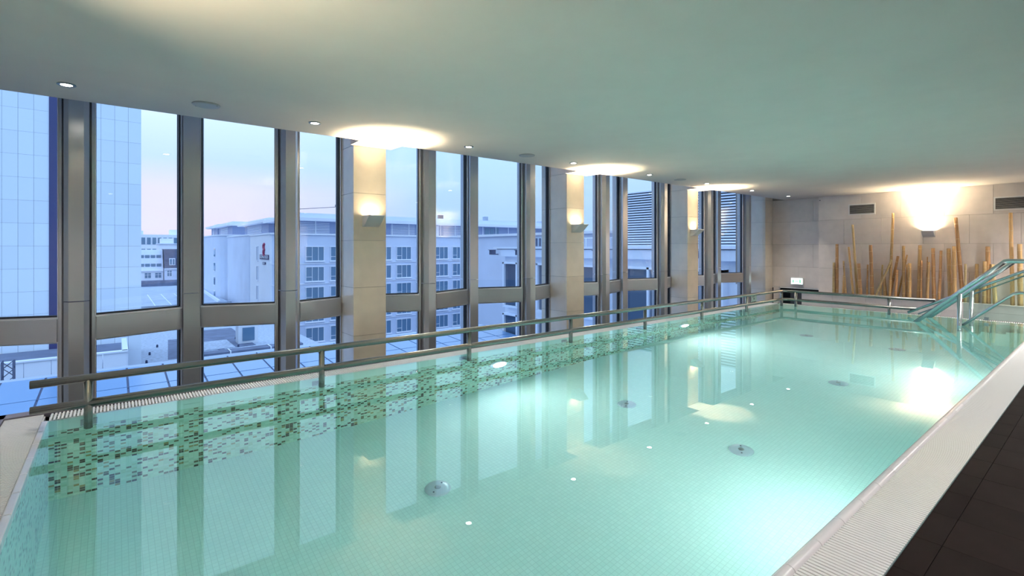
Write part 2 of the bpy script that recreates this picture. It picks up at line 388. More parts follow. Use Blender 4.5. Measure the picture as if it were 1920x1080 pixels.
# ================================================================== FLOOR AND POOL
fl = struct('floor', MB().box(-.527, 3.0, -1.05, 14.42, -.30, -.012), deck_joint, 'dark tiled pool deck')
struct('floor', MB().box(-7.0, -.527, -1.05, 15.5, -2.15, -2.05).box(-4.55, -.53, 10.85, 10.88, -1.5, -.03), dark_gap, 'lower level round the pool shell')
tm = {}
ys = [-.80+.293*k for k in range(0, 42)]
xs = [-.527, -.441, -.148, .145, .438, .731, 1.024, 1.317]
offs = 2.195 % .293
cnt = 0
for a, b in zip(xs, xs[1:]):
    for k in range(0, 38):
        y0 = offs+.293*(k-2)
        if y0 < -1.0 or y0+.293 > 10.7: continue
        if a > .4 and y0 < .3: continue
        key = round(b-a, 3)
        if key not in tm: tm[key] = MB().box(.0012, key-.0012, .0012, .293-.0012, -.012, 0).mesh('tile', deck_tile)
        put('tile', tm[key], fl, (a, y0, 0)); cnt += 1
part('edge_strip', MB().box(-.531, -.527, -.6, 10.74, -.02, .002), steel_d, fl)

pool = struct('trim_pool', None, None, 'tiled pool basin')
pool.name = 'pool_basin'
part('basin_floor', MB().box(PX0-.2, PX1+.2, PY0-.2, PY1+.2, -DEPTH-.1, -DEPTH), pool_floor_m, pool)
part('mosaic_wall', MB().box(PX0-.06, PX0, PY0, PY1, -DEPTH, -.27), mosaic_yz, pool)
bl = part('band_tiles', MB().box(PX0-.06, PX0+.0, PY0, PY1, -.27, -.028), pool_band, pool)
part('mosaic_wall', MB().box(PX0-.06, PX1, PY0-.04, PY0, -DEPTH, -.10), mosaic_xz, pool)
part('band_tiles', MB().box(PX0-.06, PX1, PY0-.04, PY0, -.10, -.028), pool_band, pool)
part('pool_wall', MB().box(PX1, PX1+.06, PY0-.04, PY1, -DEPTH, -.03), pool_side_plain, pool)
part('pool_wall', MB().box(PX0-.06, PX1+.06, PY1, PY1+.04, -DEPTH, -.028), pool_side_plain, pool)
# steps in the far right corner of the basin
for k in range(5):
    part('pool_step', MB().box(PX1-.26*(k+1), PX1-.26*k, 9.70, PY1, -DEPTH, -.20*(k+1)), pool_side_plain, pool)
# channel under the gratings
part('overflow_channel', MB().box(PX0-.20, PX0-.06, PY0-.25, PY1+.06, -.20, -.12).box(PX1+.04, -.53, PY0-.25, PY1, -.20, -.12).box(PX0-.2, -.53, PY0-.25, PY0-.04, -.20, -.12), dark_gap, pool)

water = put('water', MB().poly([(PX0, PY0, 0), (PX1+.005, PY0, 0), (PX1+.005, PY1, 0), (PX0, PY1, 0)]).mesh('water', wm))
tag(water, 'still turquoise pool water mirroring the windows', 'water', kind='stuff')

# right overflow grating
gr = thing('overflow_grate', 'long white slatted overflow grate along the dark tiled deck', 'grate', (0, 0, 0), group='overflow gratings round the pool')
mb = MB(); y = PY0-.02
while y < 10.70: mb.box(-.732, -.5315, y, y+.0135, -.022, .0); y += .0206
stuff(part('slats', mb, white_pvc, gr))
part('bearers', MB().box(-.722, -.708, PY0-.02, 10.7, -.12, -.012).box(-.64, -.626, PY0-.02, 10.7, -.12, -.012).box(-.556, -.542, PY0-.02, 10.7, -.12, -.012), white_pvc, gr)
# curb of rounded white tiles
cb = thing('pool_curb', 'rounded white ceramic curb between the water and the deck grate', 'curb', (0, 0, 0))
prof = []
for k in range(9):
    a = math.pi-math.pi*k/8; prof.append((-.756+.0245*math.cos(a), -.012+.024*math.sin(a)))
prof = [(-.7805, -.09)]+prof+[(-.7315, -.09)]
def curb_mesh(L):
    m2 = MB(); i = 0; n = len(prof)
    m2.v = [(p[0], .0018, p[1]) for p in prof]+[(p[0], L-.0018, p[1]) for p in prof]
    m2.v += m2.v[:]                       # the end faces get their own corners
    m2.f.append(tuple(range(2*n, 3*n))); m2.f.append(tuple(range(4*n-1, 3*n-1, -1)))
    for k in range(n):
        if 0 < k < n-2: m2.smooth.add(len(m2.f))
        m2.f.append((k, k+n, (k+1) % n+n, (k+1) % n))
    return m2.mesh('curb_tile', white_cer)
cm = curb_mesh(.2465)
y = 1.886-.2465*9
while y < 10.5:
    put('curb_tile', cm, cb, (0, y, 0)); y += .2465
part('mortar', MB().box(-.777, -.735, PY0, 10.6, -.09, -.002), deck_joint, cb)

# window-side grating
gl_ = thing('overflow_grate', 'white slatted overflow grate along the window front', 'grate', (0, 0, 0), group='overflow gratings round the pool')
mb = MB(); y = PY0+.005
while y < 10.70: mb.box(-4.672, PX0-.002, y, y+.0105, -.022, .002); y += .0200
stuff(part('slats', mb, white_pvc, gl_))
part('bearers', MB().box(-4.67, -4.655, PY0, 10.7, -.12, -.008).box(-4.588, -4.578, PY0, 10.7, -.12, -.002).box(-4.51, PX0-.002, PY0, 10.7, -.12, -.008), white_pvc, gl_)
# near-end grating
ge = thing('overflow_grate', 'white perforated overflow grate across the near end of pool', 'grate', (0, 0, 0), group='overflow gratings round the pool')
mb = MB(); x = -4.672
while x < -.75: mb.box(x, x+.0132, -.570, -.378, -.022, .002); x += .0200
stuff(part('slats', mb, white_pvc, ge))
mb = MB()
for k in range(8): mb.box(-4.67, -.75, -.566+.0262*k, -.566+.0262*k+.012, -.05, -.012)
part('bearers', mb, white_pvc, ge)
ce = thing('pool_curb', 'narrow white ceramic curb across the near end of pool', 'curb', (0, 0, 0))
for k in range(15):
    part('curb_tile', MB().box(PX0+.2465*k+.001, PX0+.2465*(k+1)-.001, -.377, PY0+.001, -.09, .004), white_cer, ce, bevel=.006)
# slate trim outside the grating
st = struct('baseboard_left', None, None, 'slate edge strip between grate and windows')
y = -.79
while y < 10.8:
    part('trim_piece', MB().box(-4.785, -4.676, y+.0015, min(y+.56, 10.86)-.0015, -.1, .012), trim_dark, st); y += .56
part('trim_bed', MB().box(-4.80, -4.676, -1.05, 10.86, -1.5, -.02), dark_gap, st)
sn = struct('baseboard_near', None, None, 'slate edge strip behind the near grate')
x = -4.785
while x < -.55:
    part('trim_piece', MB().box(x+.0015, min(x+.56, -.53)-.0015, -.66, -.574, -.1, .012), trim_dark, sn); x += .56

# floor inlets and pool lamps
INL = [(-3.205, 1.873, 'nearest the camera on the window side'), (-2.0, 4.06, 'in the middle of the deck-side row'), (-3.215, 4.107, 'second along the window side'),
       (-1.997, 6.276, 'third along the deck side, past the bright reflections'), (-3.175, 8.577, 'farthest on the window side'), (-1.98, 8.466, 'farthest on the deck side near the stair rails')]
inl_cover = MB().lathe([(.095, 0), (.097, .004), (.09, .014), (.05, .020), (.02, .021)], 28).mesh('cover', tank_mat)
inl_screw = MB().lathe([(.007, .0), (.007, .022), (.004, .023)], 8).mesh('screw', ext_line)
inl_ring = MB().lathe([(.024, .018), (.024, .024), (.014, .025)], 16).mesh('nozzle', steel_d)
for x, y, w in INL:
    o = thing('floor_inlet', 'round grey floor inlet under water, '+w, 'inlet', (x, y, -DEPTH), group='round inlets in the pool floor')
    put('cover', inl_cover, o); put('nozzle', inl_ring, o)
    for k in range(2): put('screw', inl_screw, o, (.06*math.cos(2.1+k*math.pi), .06*math.sin(2.1+k*math.pi), 0))
def pool_lamp(y, z, wall, label, power, tilt, spread=130):
    x = PX0 if wall < 0 else PX1
    o = thing('pool_lamp', label, 'lamp', (x, y, z), group='round underwater lamps')
    s = 1 if wall < 0 else -1
    def disc(name, r0, r1, d, m):
        m2 = MB().lathe([(r0, 0), (r0, d*.6), (r1, d)], 28); m2.v = [(s*v[2], v[0], v[1]) for v in m2.v]
        return part(name, m2, m, o)
    disc('ring', .125, .115, .018, tank_mat); disc('lens', .085, .078, .030, pool_lens)
    l = bpy.data.lights.new('pool_light', 'AREA'); l.shape = 'DISK'; l.size = .18; l.energy = power; l.color = (1.0, .955, .90); l.spread = R(spread)
    lo = bpy.data.objects.new('pool_light', l); COL.objects.link(lo); lo.parent = o; lo.location = (s*.04, 0, 0)
    lo.rotation_euler = (0, R(-90+tilt) if s > 0 else R(90-tilt), 0)
    return o
pool_lamp(3.41, -.70, -1, 'underwater lamp on the window-side mosaic, the nearer one', 9, 4, 170)
pool_lamp(7.18, -.64, -1, 'underwater lamp on the window-side mosaic, the farther one', 19, 4, 170)
pool_lamp(3.41, -.66, 1, 'underwater lamp hidden under the deck curb, the nearer one', 14, 26, 170)  # deck-wall lamps are unseen, placed for the glow on the pool floor
pool_lamp(7.18, -.66, 1, 'underwater lamp hidden under the deck curb, the farther one', 13, 18, 172)
pool_lamp(.25, -.66, 1, 'unseen underwater lamp added under the deck curb, at the near end', 7, 8, 174)  # added out of sight to brighten the near part of the pool floor

# ================================================================== RAILS
RT = .0265
def rail_object():
    o = thing('pool_rail', 'low two-bar steel rail standing in the water along the pool edge', 'rail', (0, 0, 0))
    X = -4.37; YE = 10.63; cr = .10
    def path(z, y0, x1):
        pts = [(X, y0, z), (X, YE-cr, z)]
        for k in range(1, 6):
            a = R(90)*k/6; pts.append((X+cr-cr*math.cos(a), YE-cr+cr*math.sin(a), z))
        pts += [(X+cr, YE, z), (x1, YE, z)]
        return pts
    part('top_bar', MB().tube(path(.277, -.42, -1.97), RT, 14), steel, o)
    part('lower_bar', MB().tube(path(.110, -.42, -2.20), RT, 14), steel, o)
    for y in (-.137, 1.40, 2.935, 4.47, 6.005, 7.54, 9.075, 10.56):
        part('post', MB().tube([(X, y, .275), (X, y, -.20)], RT*.92, 14), steel, o)
        part('bracket', MB().tube([(X, y, -.17), (PX0, y, -.17)], RT*.8, 10).box(PX0, PX0+.012, y-.045, y+.045, -.24, -.10), steel_d, o)
    for x in (-4.13, -2.60):
        part('post', MB().tube([(x, YE, .275), (x, YE, -.20)], RT*.92, 14), steel, o)
        part('bracket', MB().tube([(x, YE, -.17), (x, PY1, -.17)], RT*.8, 10), steel_d, o)
    return o
rail_object()
def stair_rail(Y, x0, label, xt, zt, xp, mid):
    o = thing('stair_rail', label, 'rail', (0, 0, 0), group='handrails of the pool steps')
    sl = zt/(xt-x0)
    part('handrail', MB().tube([(x0-.02, Y, -.02), (xt-.03, Y, zt-.03*sl), (xt-.01, Y, zt-.006), (xt+.03, Y, zt), (1.0, Y, zt)], .030, 14), steel_b, o)
    part('post', MB().tube([(xp, Y, sl*(xp-x0)), (xp, Y, -.80)], .029, 14), steel_b, o)
    if mid:
        xm = xt+.10; zm = .527
        part('mid_rail', MB().tube([(-1.53, Y+.03, -.02), (xm-.03, Y+.03, zm-.02), (xm+.03, Y+.03, zm), (1.0, Y+.03, zm)], .020, 12), steel_b, o)
    part('post', MB().tube([(.6, Y, zt), (.6, Y, -.02)], .029, 14), steel_b, o)
    return o
stair_rail(9.755, -2.04, 'steel stair handrail with a mid rail, nearer one at the pool steps', -1.045, .968, -1.533, True)
stair_rail(10.50, -2.03, 'plain steel stair handrail, the farther one at the pool steps', -1.03, .95, -1.51, False)
bal = thing('glass_balustrade', 'clear glass balustrade panel with steel handrail in front of the bamboo', 'balustrade', (0, 0, 0))
part('handrail', MB().tube([(-2.33, 10.6, .045), (-.40, 10.6, 1.10), (.6, 10.6, 1.12)], .022, 12), steel_b, bal)
part('handrail', MB().tube([(-2.20, 10.64, .03), (-.38, 10.64, 1.045), (.6, 10.64, 1.06)], .012, 10), steel_b, bal)
m2 = MB(); m2.v = []; 
prof = [(-1.62, .03), (.6, .03), (.6, 1.09), (-.42, 1.06), (-1.62, .41)]
i0 = len(m2.v); m2.v = [(p[0], 10.595, p[1]) for p in prof]+[(p[0], 10.607, p[1]) for p in prof]
m2.f = [tuple(range(5)), tuple(range(9, 4, -1))]+[(k, k+5, (k+1) % 5+5, (k+1) % 5) for k in range(5)]
part('glass_panel', m2, bal_glass, bal)
for x in (-1.35, -.55): part('clamp', MB().box(x-.025, x+.025, 10.58, 10.622, .02, .07), steel_d, bal)
# small pictogram plate on the rail
pl = thing('pictogram_plate', 'small square grey pictogram plate between the rail bars by the last column', 'sign', (-4.372, 9.37, .193))
part('plate', MB().box(-.004, .004, -.10, .10, -.072, .072), mat('plate_green_grey', (.42, .50, .46), .4), pl)
pg = MB()
pg.box(.004, .006, -.065, -.045, .03, .05); pg.box(.004, .006, -.04, .02, .045, .055); pg.box(.004, .006, -.03, -.012, -.015, .03); pg.box(.004, .006, .002, .018, -.012, .022)
pg.box(.004, .006, -.07, -.03, -.05, -.04); pg.box(.004, .006, -.005, .06, -.056, -.046)
part('pictogram', pg, gasket, pl)
for sy in (-1, 1):
    for sz in (-1, 1): part('corner_clip', MB().box(-.006, .007, sy*.092-.012, sy*.092+.012, sz*.066-.010, sz*.066+.010), gasket, pl)

# ================================================================== PLANTER + BAMBOO
bench = thing('planter_ledge', 'low limestone planter ledge holding the bamboo along the far wall', 'planter', (0, 0, 0))
xb = [-5.26, -4.55]+[-3.86+.69*k for k in range(10)]+[3.0]
for a, b in zip(xb, xb[1:]):
    part('front_slab', MB().box(a+.0015, b-.0015, 13.90, 13.925, -.170, -.022), lime, bench)
    part('front_slab', MB().box(a+.0015, b-.0015, 13.90, 13.925, -.8, -.173), lime, bench)
    part('top_slab', MB().box(a+.0015, b-.0015, 13.89, 14.02 if a > -4.8 else FW-.002, -.02, .0), lime, bench)
part('end_slab', MB().box(-5.26, -5.235, 13.926, FW-.002, -.8, -.022), white_paint, bench)
part('core', MB().box(-5.23, 3.0, 13.93, FW-.002, -1.4, -.06), joint, bench)
part('soil', MB().box(-4.62, 3.0, 14.02, FW-.002, -.06, -.045), soil, bench)
part('edge_strip', MB().box(-4.55, -.53, 10.803, 10.84, -.06, .004), gasket, pool)
fg = thing('overflow_grate', 'narrow white overflow grate along the far edge of pool', 'grate', (0, 0, 0), group='overflow gratings round the pool')
mb = MB(); x = -4.5
while x < -.6: mb.box(x, x+.012, PY1+.004, 10.80, -.02, .003); x += .024
stuff(part('slats', mb, white_pvc, fg))

CANES = [(-3.558, -3.563, 10.93, 0.864, 0.0241), (-3.516, -3.521, 10.97, 1.225, 0.0289), (-3.341, -3.392, 10.9, 0.901, 0.0166), (-3.409, -3.396, 10.96, 0.633, 0.0214), (-3.229, -3.31, 10.92, 1.169, 0.0189), (-3.178, -3.263, 10.98, 1.594, 0.0212), (-3.107, -3.146, 10.91, 0.855, 0.0302), (-3.016, -3.01, 10.95, 0.839, 0.0161), (-2.928, -2.962, 10.93, 1.203, 0.0298), (-2.815, -2.787, 10.97, 0.84, 0.0159), (-2.878, -2.628, 10.88, 0.946, 0.0178), (-2.734, -2.766, 10.96, 0.66, 0.0271), (-2.664, -2.618, 10.92, 1.78, 0.0222), (-2.684, -2.56, 10.98, 1.002, 0.0222), (-2.58, -2.555, 10.91, 0.759, 0.0199), (-2.573, -2.438, 11.03, 1.025, 0.0143), (-2.46, -2.47, 10.93, 1.186, 0.0242), (-2.427, -2.43, 10.97, 0.854, 0.0121), (-2.373, -2.378, 10.9, 0.879, 0.0283), (-2.258, -2.243, 10.96, 1.196, 0.0281), (-2.22, -2.216, 10.92, 0.931, 0.0172), (-2.158, -2.146, 10.98, 0.996, 0.0096), (-2.132, -2.114, 10.91, 0.908, 0.0191), (-2.045, -2.066, 10.95, 1.146, 0.0276), (-1.979, -1.957, 10.93, 1.104, 0.021), (-1.838, -1.865, 10.97, 1.14, 0.0292), (-1.773, -1.785, 10.9, 1.177, 0.0288), (-1.675, -1.773, 10.96, 1.657, 0.0269), (-1.646, -1.646, 10.92, 0.886, 0.0163), (-1.516, -1.515, 10.98, 0.888, 0.0242), (-1.418, -1.412, 10.91, 0.934, 0.0258), (-1.374, -1.381, 10.95, 1.172, 0.0318), (-1.288, -1.324, 10.93, 0.89, 0.0276), (-1.098, -1.123, 10.97, 1.704, 0.0252), (-1.008, -1.017, 10.9, 1.21, 0.0306)]
K_ = 1.297   # built at survey scale, brought to the room's metres
CANES = [(round(a*K_, 3), round(b*K_, 3), round(14.14+(y-10.90)*1.2, 3), round(1.15+(z-1.15)*K_, 3), round(r*K_, 4)) for a, b, y, z, r in CANES]
order = sorted(range(len(CANES)), key=lambda i: CANES[i][0])
rank = {i: k for k, i in enumerate(order)}
for i, (x0, x1, y, zt, r) in enumerate(CANES):
    h = 'tall' if zt > 1.45 else ('short' if zt < .9 else 'mid-height')
    t = 'thick' if r > .034 else ('thin' if r < .024 else 'medium')
    ln = x1-x0
    lean = 'leaning hard right' if ln > .1 else ('leaning right' if ln > .03 else ('leaning left' if ln < -.03 else 'upright'))
    o = thing('bamboo_cane', '%s %s bamboo cane %s, %s from the left in the planter' % (h, t, lean, ORD[rank[i]]), 'bamboo', (x0, y, -.044), group='bamboo canes standing in the planter')
    H = zt+.044; rng = random.Random(i*13+5)
    nn = max(2, int(H/(.22+.5*r*rng.uniform(.8, 4))))
    m = (bam_a, bam_a, bam_b, bam_c)[rng.randrange(4)]
    pts, rad = [], []
    K = nn*3
    for k in range(K+1):
        f = k/K; bow = .006*math.sin(f*3.14)*rng.choice((-1, 1)) if ln else 0
        pts.append((ln*f+bow*.3, .03*f, H*f)); rad.append(r*(1.06-.14*f))
    part('culm', MB().tube(pts, rad, 10), m, o)
    for k in range(1, nn+1):
        f = (k-.35+rng.uniform(-.15, .15))/nn
        c = Vector((ln*f, .03*f, H*f)); d = Vector((ln, .03, H)).normalized()
        part('node', MB().tube([c-d*.005, c-d*.002, c+d*.002, c+d*.005], [r*1.0*(1.05-.14*f), r*1.13*(1.05-.14*f), r*1.13*(1.05-.14*f), r*1.0*(1.05-.14*f)], 10), node_m, o)
    part('cut_end', MB().tube([Vector((ln, .03, H))-Vector((ln, .03, H)).normalized()*.002, Vector((ln, .03, H))+Vector((ln, .03, H)).normalized()*.002], r*.80, 10), cut_m, o)

# ================================================================== LAMPS, VENTS, SIGNS
def sconce(loc, rotz, label, lamps):
    """built facing local +X, back at x=0, width along y"""
    o = thing('wall_sconce', label, 'lamp', loc, rotz, group='quarter-round uplight sconces')
    w = .104; H = .145; D = .223
    crv = []
    for k in range(9):
        t = k/8; crv.append((D*(.09+.91*t), -H+H*(t**1.45)))
    # curved shell
    m2 = MB()
    for k in range(8):
        a, b = crv[k], crv[k+1]
        m2.poly([(a[0], -w, a[1]), (b[0], -w, b[1]), (b[0], w, b[1]), (a[0], w, a[1])], True)
        m2.poly([(a[0]-.004, w, a[1]+.006), (b[0]-.004, w, b[1]+.004), (b[0]-.004, -w, b[1]+.004), (a[0]-.004, -w, a[1]+.006)], True)
    m2.box(D-.004, D+.003, -w, w, -.006, .002)
    part('shade', m2, white_paint, o)
    for s in (-1, 1):
        m3 = MB(); pts = [(0.0, 0.0), (0.0, -H)]+crv
        n = len(pts); m3.v = [(p[0], s*w, p[1]) for p in pts]+[(p[0], s*(w+.003), p[1]) for p in pts]
        m3.f = [tuple(range(n)), tuple(range(2*n-1, n-1, -1))]+[(k, (k+1) % n, (k+1) % n+n, k+n) for k in range(n)]
        part('end_cap', m3, white_paint, o)
    part('back_plate', MB().box(-.001, .006, -w-.004, w+.004, -H, .0), white_paint, o)
    part('bulb', MB().tube([(.085, -.05, -.050), (.085, .05, -.050)], .010, 10), bulb_m, o)
    for (px, pz, sp, en, tl) in lamps:          # a beam, a wide flood and a weak wall wash
        l = bpy.data.lights.new('sconce_light', 'AREA'); l.shape = 'RECTANGLE'; l.size = .045; l.size_y = .15; l.energy = en; l.color = (1.0, .81, .53); l.spread = R(sp)
        lo = bpy.data.objects.new('sconce_light', l); COL.objects.link(lo); lo.parent = o; lo.location = (px, 0, pz); lo.rotation_euler = (math.pi, R(tl), 0)
    return o
for c, lab in ((CC[1], 'white uplight sconce glowing on the nearest limestone column'), (CC[2], 'white uplight sconce glowing on the middle limestone column'), (CC[3], 'white uplight sconce glowing on the farthest lit column')):
    sconce((CF+.001, c, 1.575), 0, lab, ((.185, -.002, 70, 24, 19), (.185, -.002, 140, 5.0, 44), (.080, -.03, 150, 1.6, 0)))
sconce((-2.776, FW, 1.542), R(-90), 'white uplight sconce on the far wall above the bamboo', ((.175, -.002, 62, 46, 2), (.185, -.002, 130, 15, 24), (.080, -.03, 150, 9, 0)))
sconce((-2.45, -1.049, 1.542), R(90), 'unseen uplight sconce added on the wall behind the camera', ((.185, -.002, 95, 14, 50), (.080, -.03, 150, 1.0, 0)))  # out of view, added for the warm glow on the near ceiling

dl_ring = MB().lathe([(.047, 0), (.061, 0), (.063, -.005), (.060, -.010), (.047, -.008)], 24).mesh('ring', steel_d)
dl_lens = MB().lathe([(.045, 0), (.045, -.005), (.036, -.009)], 20).mesh('lens', lens_m)
for k in range(8):
    y = -.306+1.974*k
    o = thing('ceiling_downlight', 'small round recessed downlight over the window rail, %s from the left' % ORD[k], 'lamp', (-5.43, y, CEIL), group='recessed downlights along the windows')
    put('ring', dl_ring, o); put('lens', dl_lens, o)
    l = bpy.data.lights.new('downlight', 'SPOT'); l.energy = 55; l.color = (1, .93, .82); l.spot_size = R(95); l.spot_blend = .8; l.shadow_soft_size = .03
    lo = bpy.data.objects.new('downlight', l); COL.objects.link(lo); lo.parent = o; lo.location = (0, 0, -.02)
for k in range(8):  # row added out of view to brighten the room; strong far ones light the far wall
    y = -.306+1.974*k
    o = thing('ceiling_downlight', 'unseen downlight added over the dark deck, %s from the near wall' % ORD[k], 'lamp', (.55, y, CEIL), group='added downlights over the deck, out of view')
    put('ring', dl_ring, o); put('lens', dl_lens, o)
    l = bpy.data.lights.new('downlight', 'SPOT'); l.energy = 60 if k < 5 else 290; l.color = (1, .94, .90); l.spot_size = R(158); l.spot_blend = .8; l.shadow_soft_size = .03
    lo = bpy.data.objects.new('downlight', l); COL.objects.link(lo); lo.parent = o; lo.location = (0, 0, -.02)
sp_ring = MB().lathe([(.080, 0), (.114, 0), (.117, -.005), (.109, -.012), (.091, -.015)], 28).mesh('rim', grey_paint)
sp_face = MB().lathe([(.088, -.004), (.088, -.012), (.04, -.015)], 28).mesh('mesh_cover', grey_paint)
for x, y, w in ((-5.38, .668, 'nearest'), (-5.41, 4.637, 'middle'), (-5.45, 8.61, 'farthest')):
    o = thing('ceiling_speaker', 'flat round grey speaker in the ceiling, the %s of the row' % w, 'speaker', (x, y, CEIL), group='round ceiling speakers')
    put('rim', sp_ring, o); put('mesh_cover', sp_face, o)
    for k in range(2): part('screw', MB().lathe([(.006, 0), (.006, -.014), (.003, -.015)], 8, (.100*math.cos(R(50)+k*math.pi), .100*math.sin(R(50)+k*math.pi), 0)), gasket, o)

def vent(x0, x1, z0, z1, label):
    o = thing('wall_vent', label, 'vent', (x0, FW, z0), group='air vents high on the far wall')
    w, h = x1-x0, z1-z0; f = .028
    part('frame', MB().box(0, w, -.018, 0, 0, f).box(0, w, -.018, 0, h-f, h).box(0, f, -.018, 0, f, h-f).box(w-f, w, -.018, 0, f, h-f), white_paint, o)
    part('backing', MB().box(f, w-f, -.003, 0, f, h-f), black_void, o)
    n = 9
    for k in range(n):
        z = f+(h-2*f)*(k+.5)/n
        m2 = MB().extrude_x([(-.016, z-.003), (-.004, z+.004), (-.004, z+.007), (-.016, z)], f, w-f)
        part('slat', m2, grey_paint, o)
vent(-4.36, -3.79, 1.974, 2.246, 'white framed slatted air vent left of the far wall lamp')
vent(-1.725, -1.14, 1.935, 2.22, 'white framed slatted air vent right of the far wall lamp')
ex = thing('exit_sign', 'small lit white exit sign low on the far wall beside the planter', 'sign', (-5.635, 14.636, .240))
part('housing', MB().box(-.16, .16, -.06, 0, -.09, .09), white_paint, ex, bevel=.006)
part('lit_face', MB().box(-.148, .142, -.064, -.06, -.08, .08), exit_m, ex)
part('pictogram', MB().box(-.11, -.075, -.0655, -.064, -.045, .04).box(-.06, .04, -.0655, -.064, -.01, .01).box(.065, .10, -.0655, -.064, -.05, .05), green_m, ex)
sd = thing('wall_sensor', 'tiny dark dome sensor high at the wall step', 'sensor', (-5.005, FW-.005, 2.40))
part('dome', MB().lathe([(.014, 0), (.013, -.008), (.006, -.014)], 12), gasket, sd)
part('mount', MB().lathe([(.017, .006), (.017, 0), (.012, -.001)], 12), grey_paint, sd)

# ================================================================== OUTSIDE
struct('city_ground', MB().box(-900, 200, -400, 900, -26, -25), ground_m, 'street level far below')

# --- white panelled tower at the left
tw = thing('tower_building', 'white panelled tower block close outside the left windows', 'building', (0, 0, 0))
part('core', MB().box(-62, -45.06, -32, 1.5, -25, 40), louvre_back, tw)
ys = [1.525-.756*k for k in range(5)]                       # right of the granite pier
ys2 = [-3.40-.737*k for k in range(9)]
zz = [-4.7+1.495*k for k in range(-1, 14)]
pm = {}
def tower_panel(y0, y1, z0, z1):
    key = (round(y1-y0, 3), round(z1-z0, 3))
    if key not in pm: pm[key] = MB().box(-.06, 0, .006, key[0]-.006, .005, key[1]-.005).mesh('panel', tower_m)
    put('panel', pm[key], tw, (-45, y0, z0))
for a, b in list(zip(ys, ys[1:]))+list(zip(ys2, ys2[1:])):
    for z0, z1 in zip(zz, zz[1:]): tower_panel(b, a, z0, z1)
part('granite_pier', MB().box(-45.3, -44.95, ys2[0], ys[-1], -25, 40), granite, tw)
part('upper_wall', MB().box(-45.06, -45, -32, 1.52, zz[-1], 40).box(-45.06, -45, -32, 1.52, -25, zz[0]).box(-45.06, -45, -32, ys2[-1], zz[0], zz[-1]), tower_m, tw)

# --- low podium in front of the tower
pdm = thing('podium_building', 'low white panelled parapet block at the foot of the tower', 'building', (0, 0, 0))
part('roof', MB().box(-44.9, -36.5, -14, .5, -25, -5.6), ext_dark, pdm)
pd_mesh = MB().box(0, .12, .01, 1.06, 0, 1.38).mesh('panel', ext_white)
for k in range(14): put('panel', pd_mesh, pdm, (-36.5, .55-1.07*(k+1), -6.22))
for k in range(3): part('rail_line', MB().box(-36.36, -36.33, -14.5, .55, -6.02+.11*k, -6.00+.11*k), ext_line, pdm)
part('coping', MB().box(-36.75, -36.3, -14.5, .6, -4.88, -4.80), ext_white, pdm)
part('return_wall', MB().box(-41.5, -36.5, .35, .62, -25, -4.80), ext_white, pdm)
part('wall_base', MB().box(-36.5, -36.4, -14.5, .55, -25, -6.22), ext_white, pdm)
part('roof_dome', MB().lathe([(.7, 0), (.62, .25), (.35, .42), (.05, .5)], 16, (-38.4, -.9, -5.6)), ext_white, pdm)

# --- roof terrace between tower and hotel
rt = thing('roof_terrace', 'pale gravel flat roof with dark felt strips between tower and hotel', 'roof', (0, 0, 0))
part('gravel', MB().box(-75, -50.5, .6, 17.0, -25, -9), ext_gravel, rt)
part('dark_strip', MB().prism([(-66, 6.2), (-54.5, 5.2), (-54.5, 3.8), (-66, 4.6)], -9, -8.97), ext_dark, rt)
part('dark_strip', MB().prism([(-66, 6.2), (-57.8, 8.6), (-55.2, 8.6), (-66, 4.6)], -9, -8.96), ext_dark, rt)
part('dark_strip', MB().box(-71, -57, 6.4, 11.5, -9, -8.955), ext_dark, rt)
part('pale_pad', MB().box(-62, -56.8, 5.9, 9.6, -9, -8.92), ext_gravel, rt)
part('kerb', MB().box(-50.9, -50.3, .6, 15.5, -9, -8.55), ext_grey, rt)
part('duct', MB().box(-52.6, -51.2, 4.5, 14.6, -9, -8.3), ext_dark, rt)
for y in (5.0, 8.2, 11.6): part('duct_band', MB().box(-52.65, -51.15, y, y+.12, -9, -8.25), ext_white, rt)
rv = MB().lathe([(.09, 0), (.09, .22), (.05, .28)], 8).mesh('roof_vent', ext_line)
for x, y in ((-54, 2.2), (-58, 2.6), (-62, 3.4), (-60.5, 1.8), (-57, 9.9), (-62, 10.5), (-66, 2.0)): put('roof_vent', rv, rt, (x, y, -9))
ac = thing('rooftop_air_conditioner', 'white box air conditioner standing on the gravel roof', 'machine', (-59.3, 11.1, -9))
part('casing', MB().box(-.75, .75, -.95, .95, 0, 2.0), ac_white, ac)
part('fan_grille', MB().box(.75, .80, -.55, .6, .3, 1.7), pane_far, ac)
part('foot', MB().box(-.6, .6, -.8, -.65, -.02, .03), ext_line, ac); part('foot', MB().box(-.6, .6, .65, .8, -.02, .03), ext_line, ac)

# --- second, farther flat roof
fr_ = thing('far_flat_roof', 'grey flat roof with pale seams in front of the old houses', 'roof', (0, 0, 0))
part('roof_deck', MB().box(-165, -106, 2, 17.2, -25, -9.2), ext_grey, fr_)
part('front_parapet', MB().box(-106, -105.6, 2, 17.2, -25, -8.9), ext_grey, fr_)
part('back_parapet', MB().box(-165, -164, 2, 17.2, -9.2, -7.6), ext_dark, fr_)
for y in (5.6, 8.0, 10.4, 12.8): part('seam', MB().box(-135, -108, y, y+.12, -9.2, -9.12), ext_white, fr_)
part('kerb_line', MB().prism([(-150, 16.6), (-107, 15.2), (-107, 15.6), (-150, 17.0)], -9.2, -8.7), ext_white, fr_)

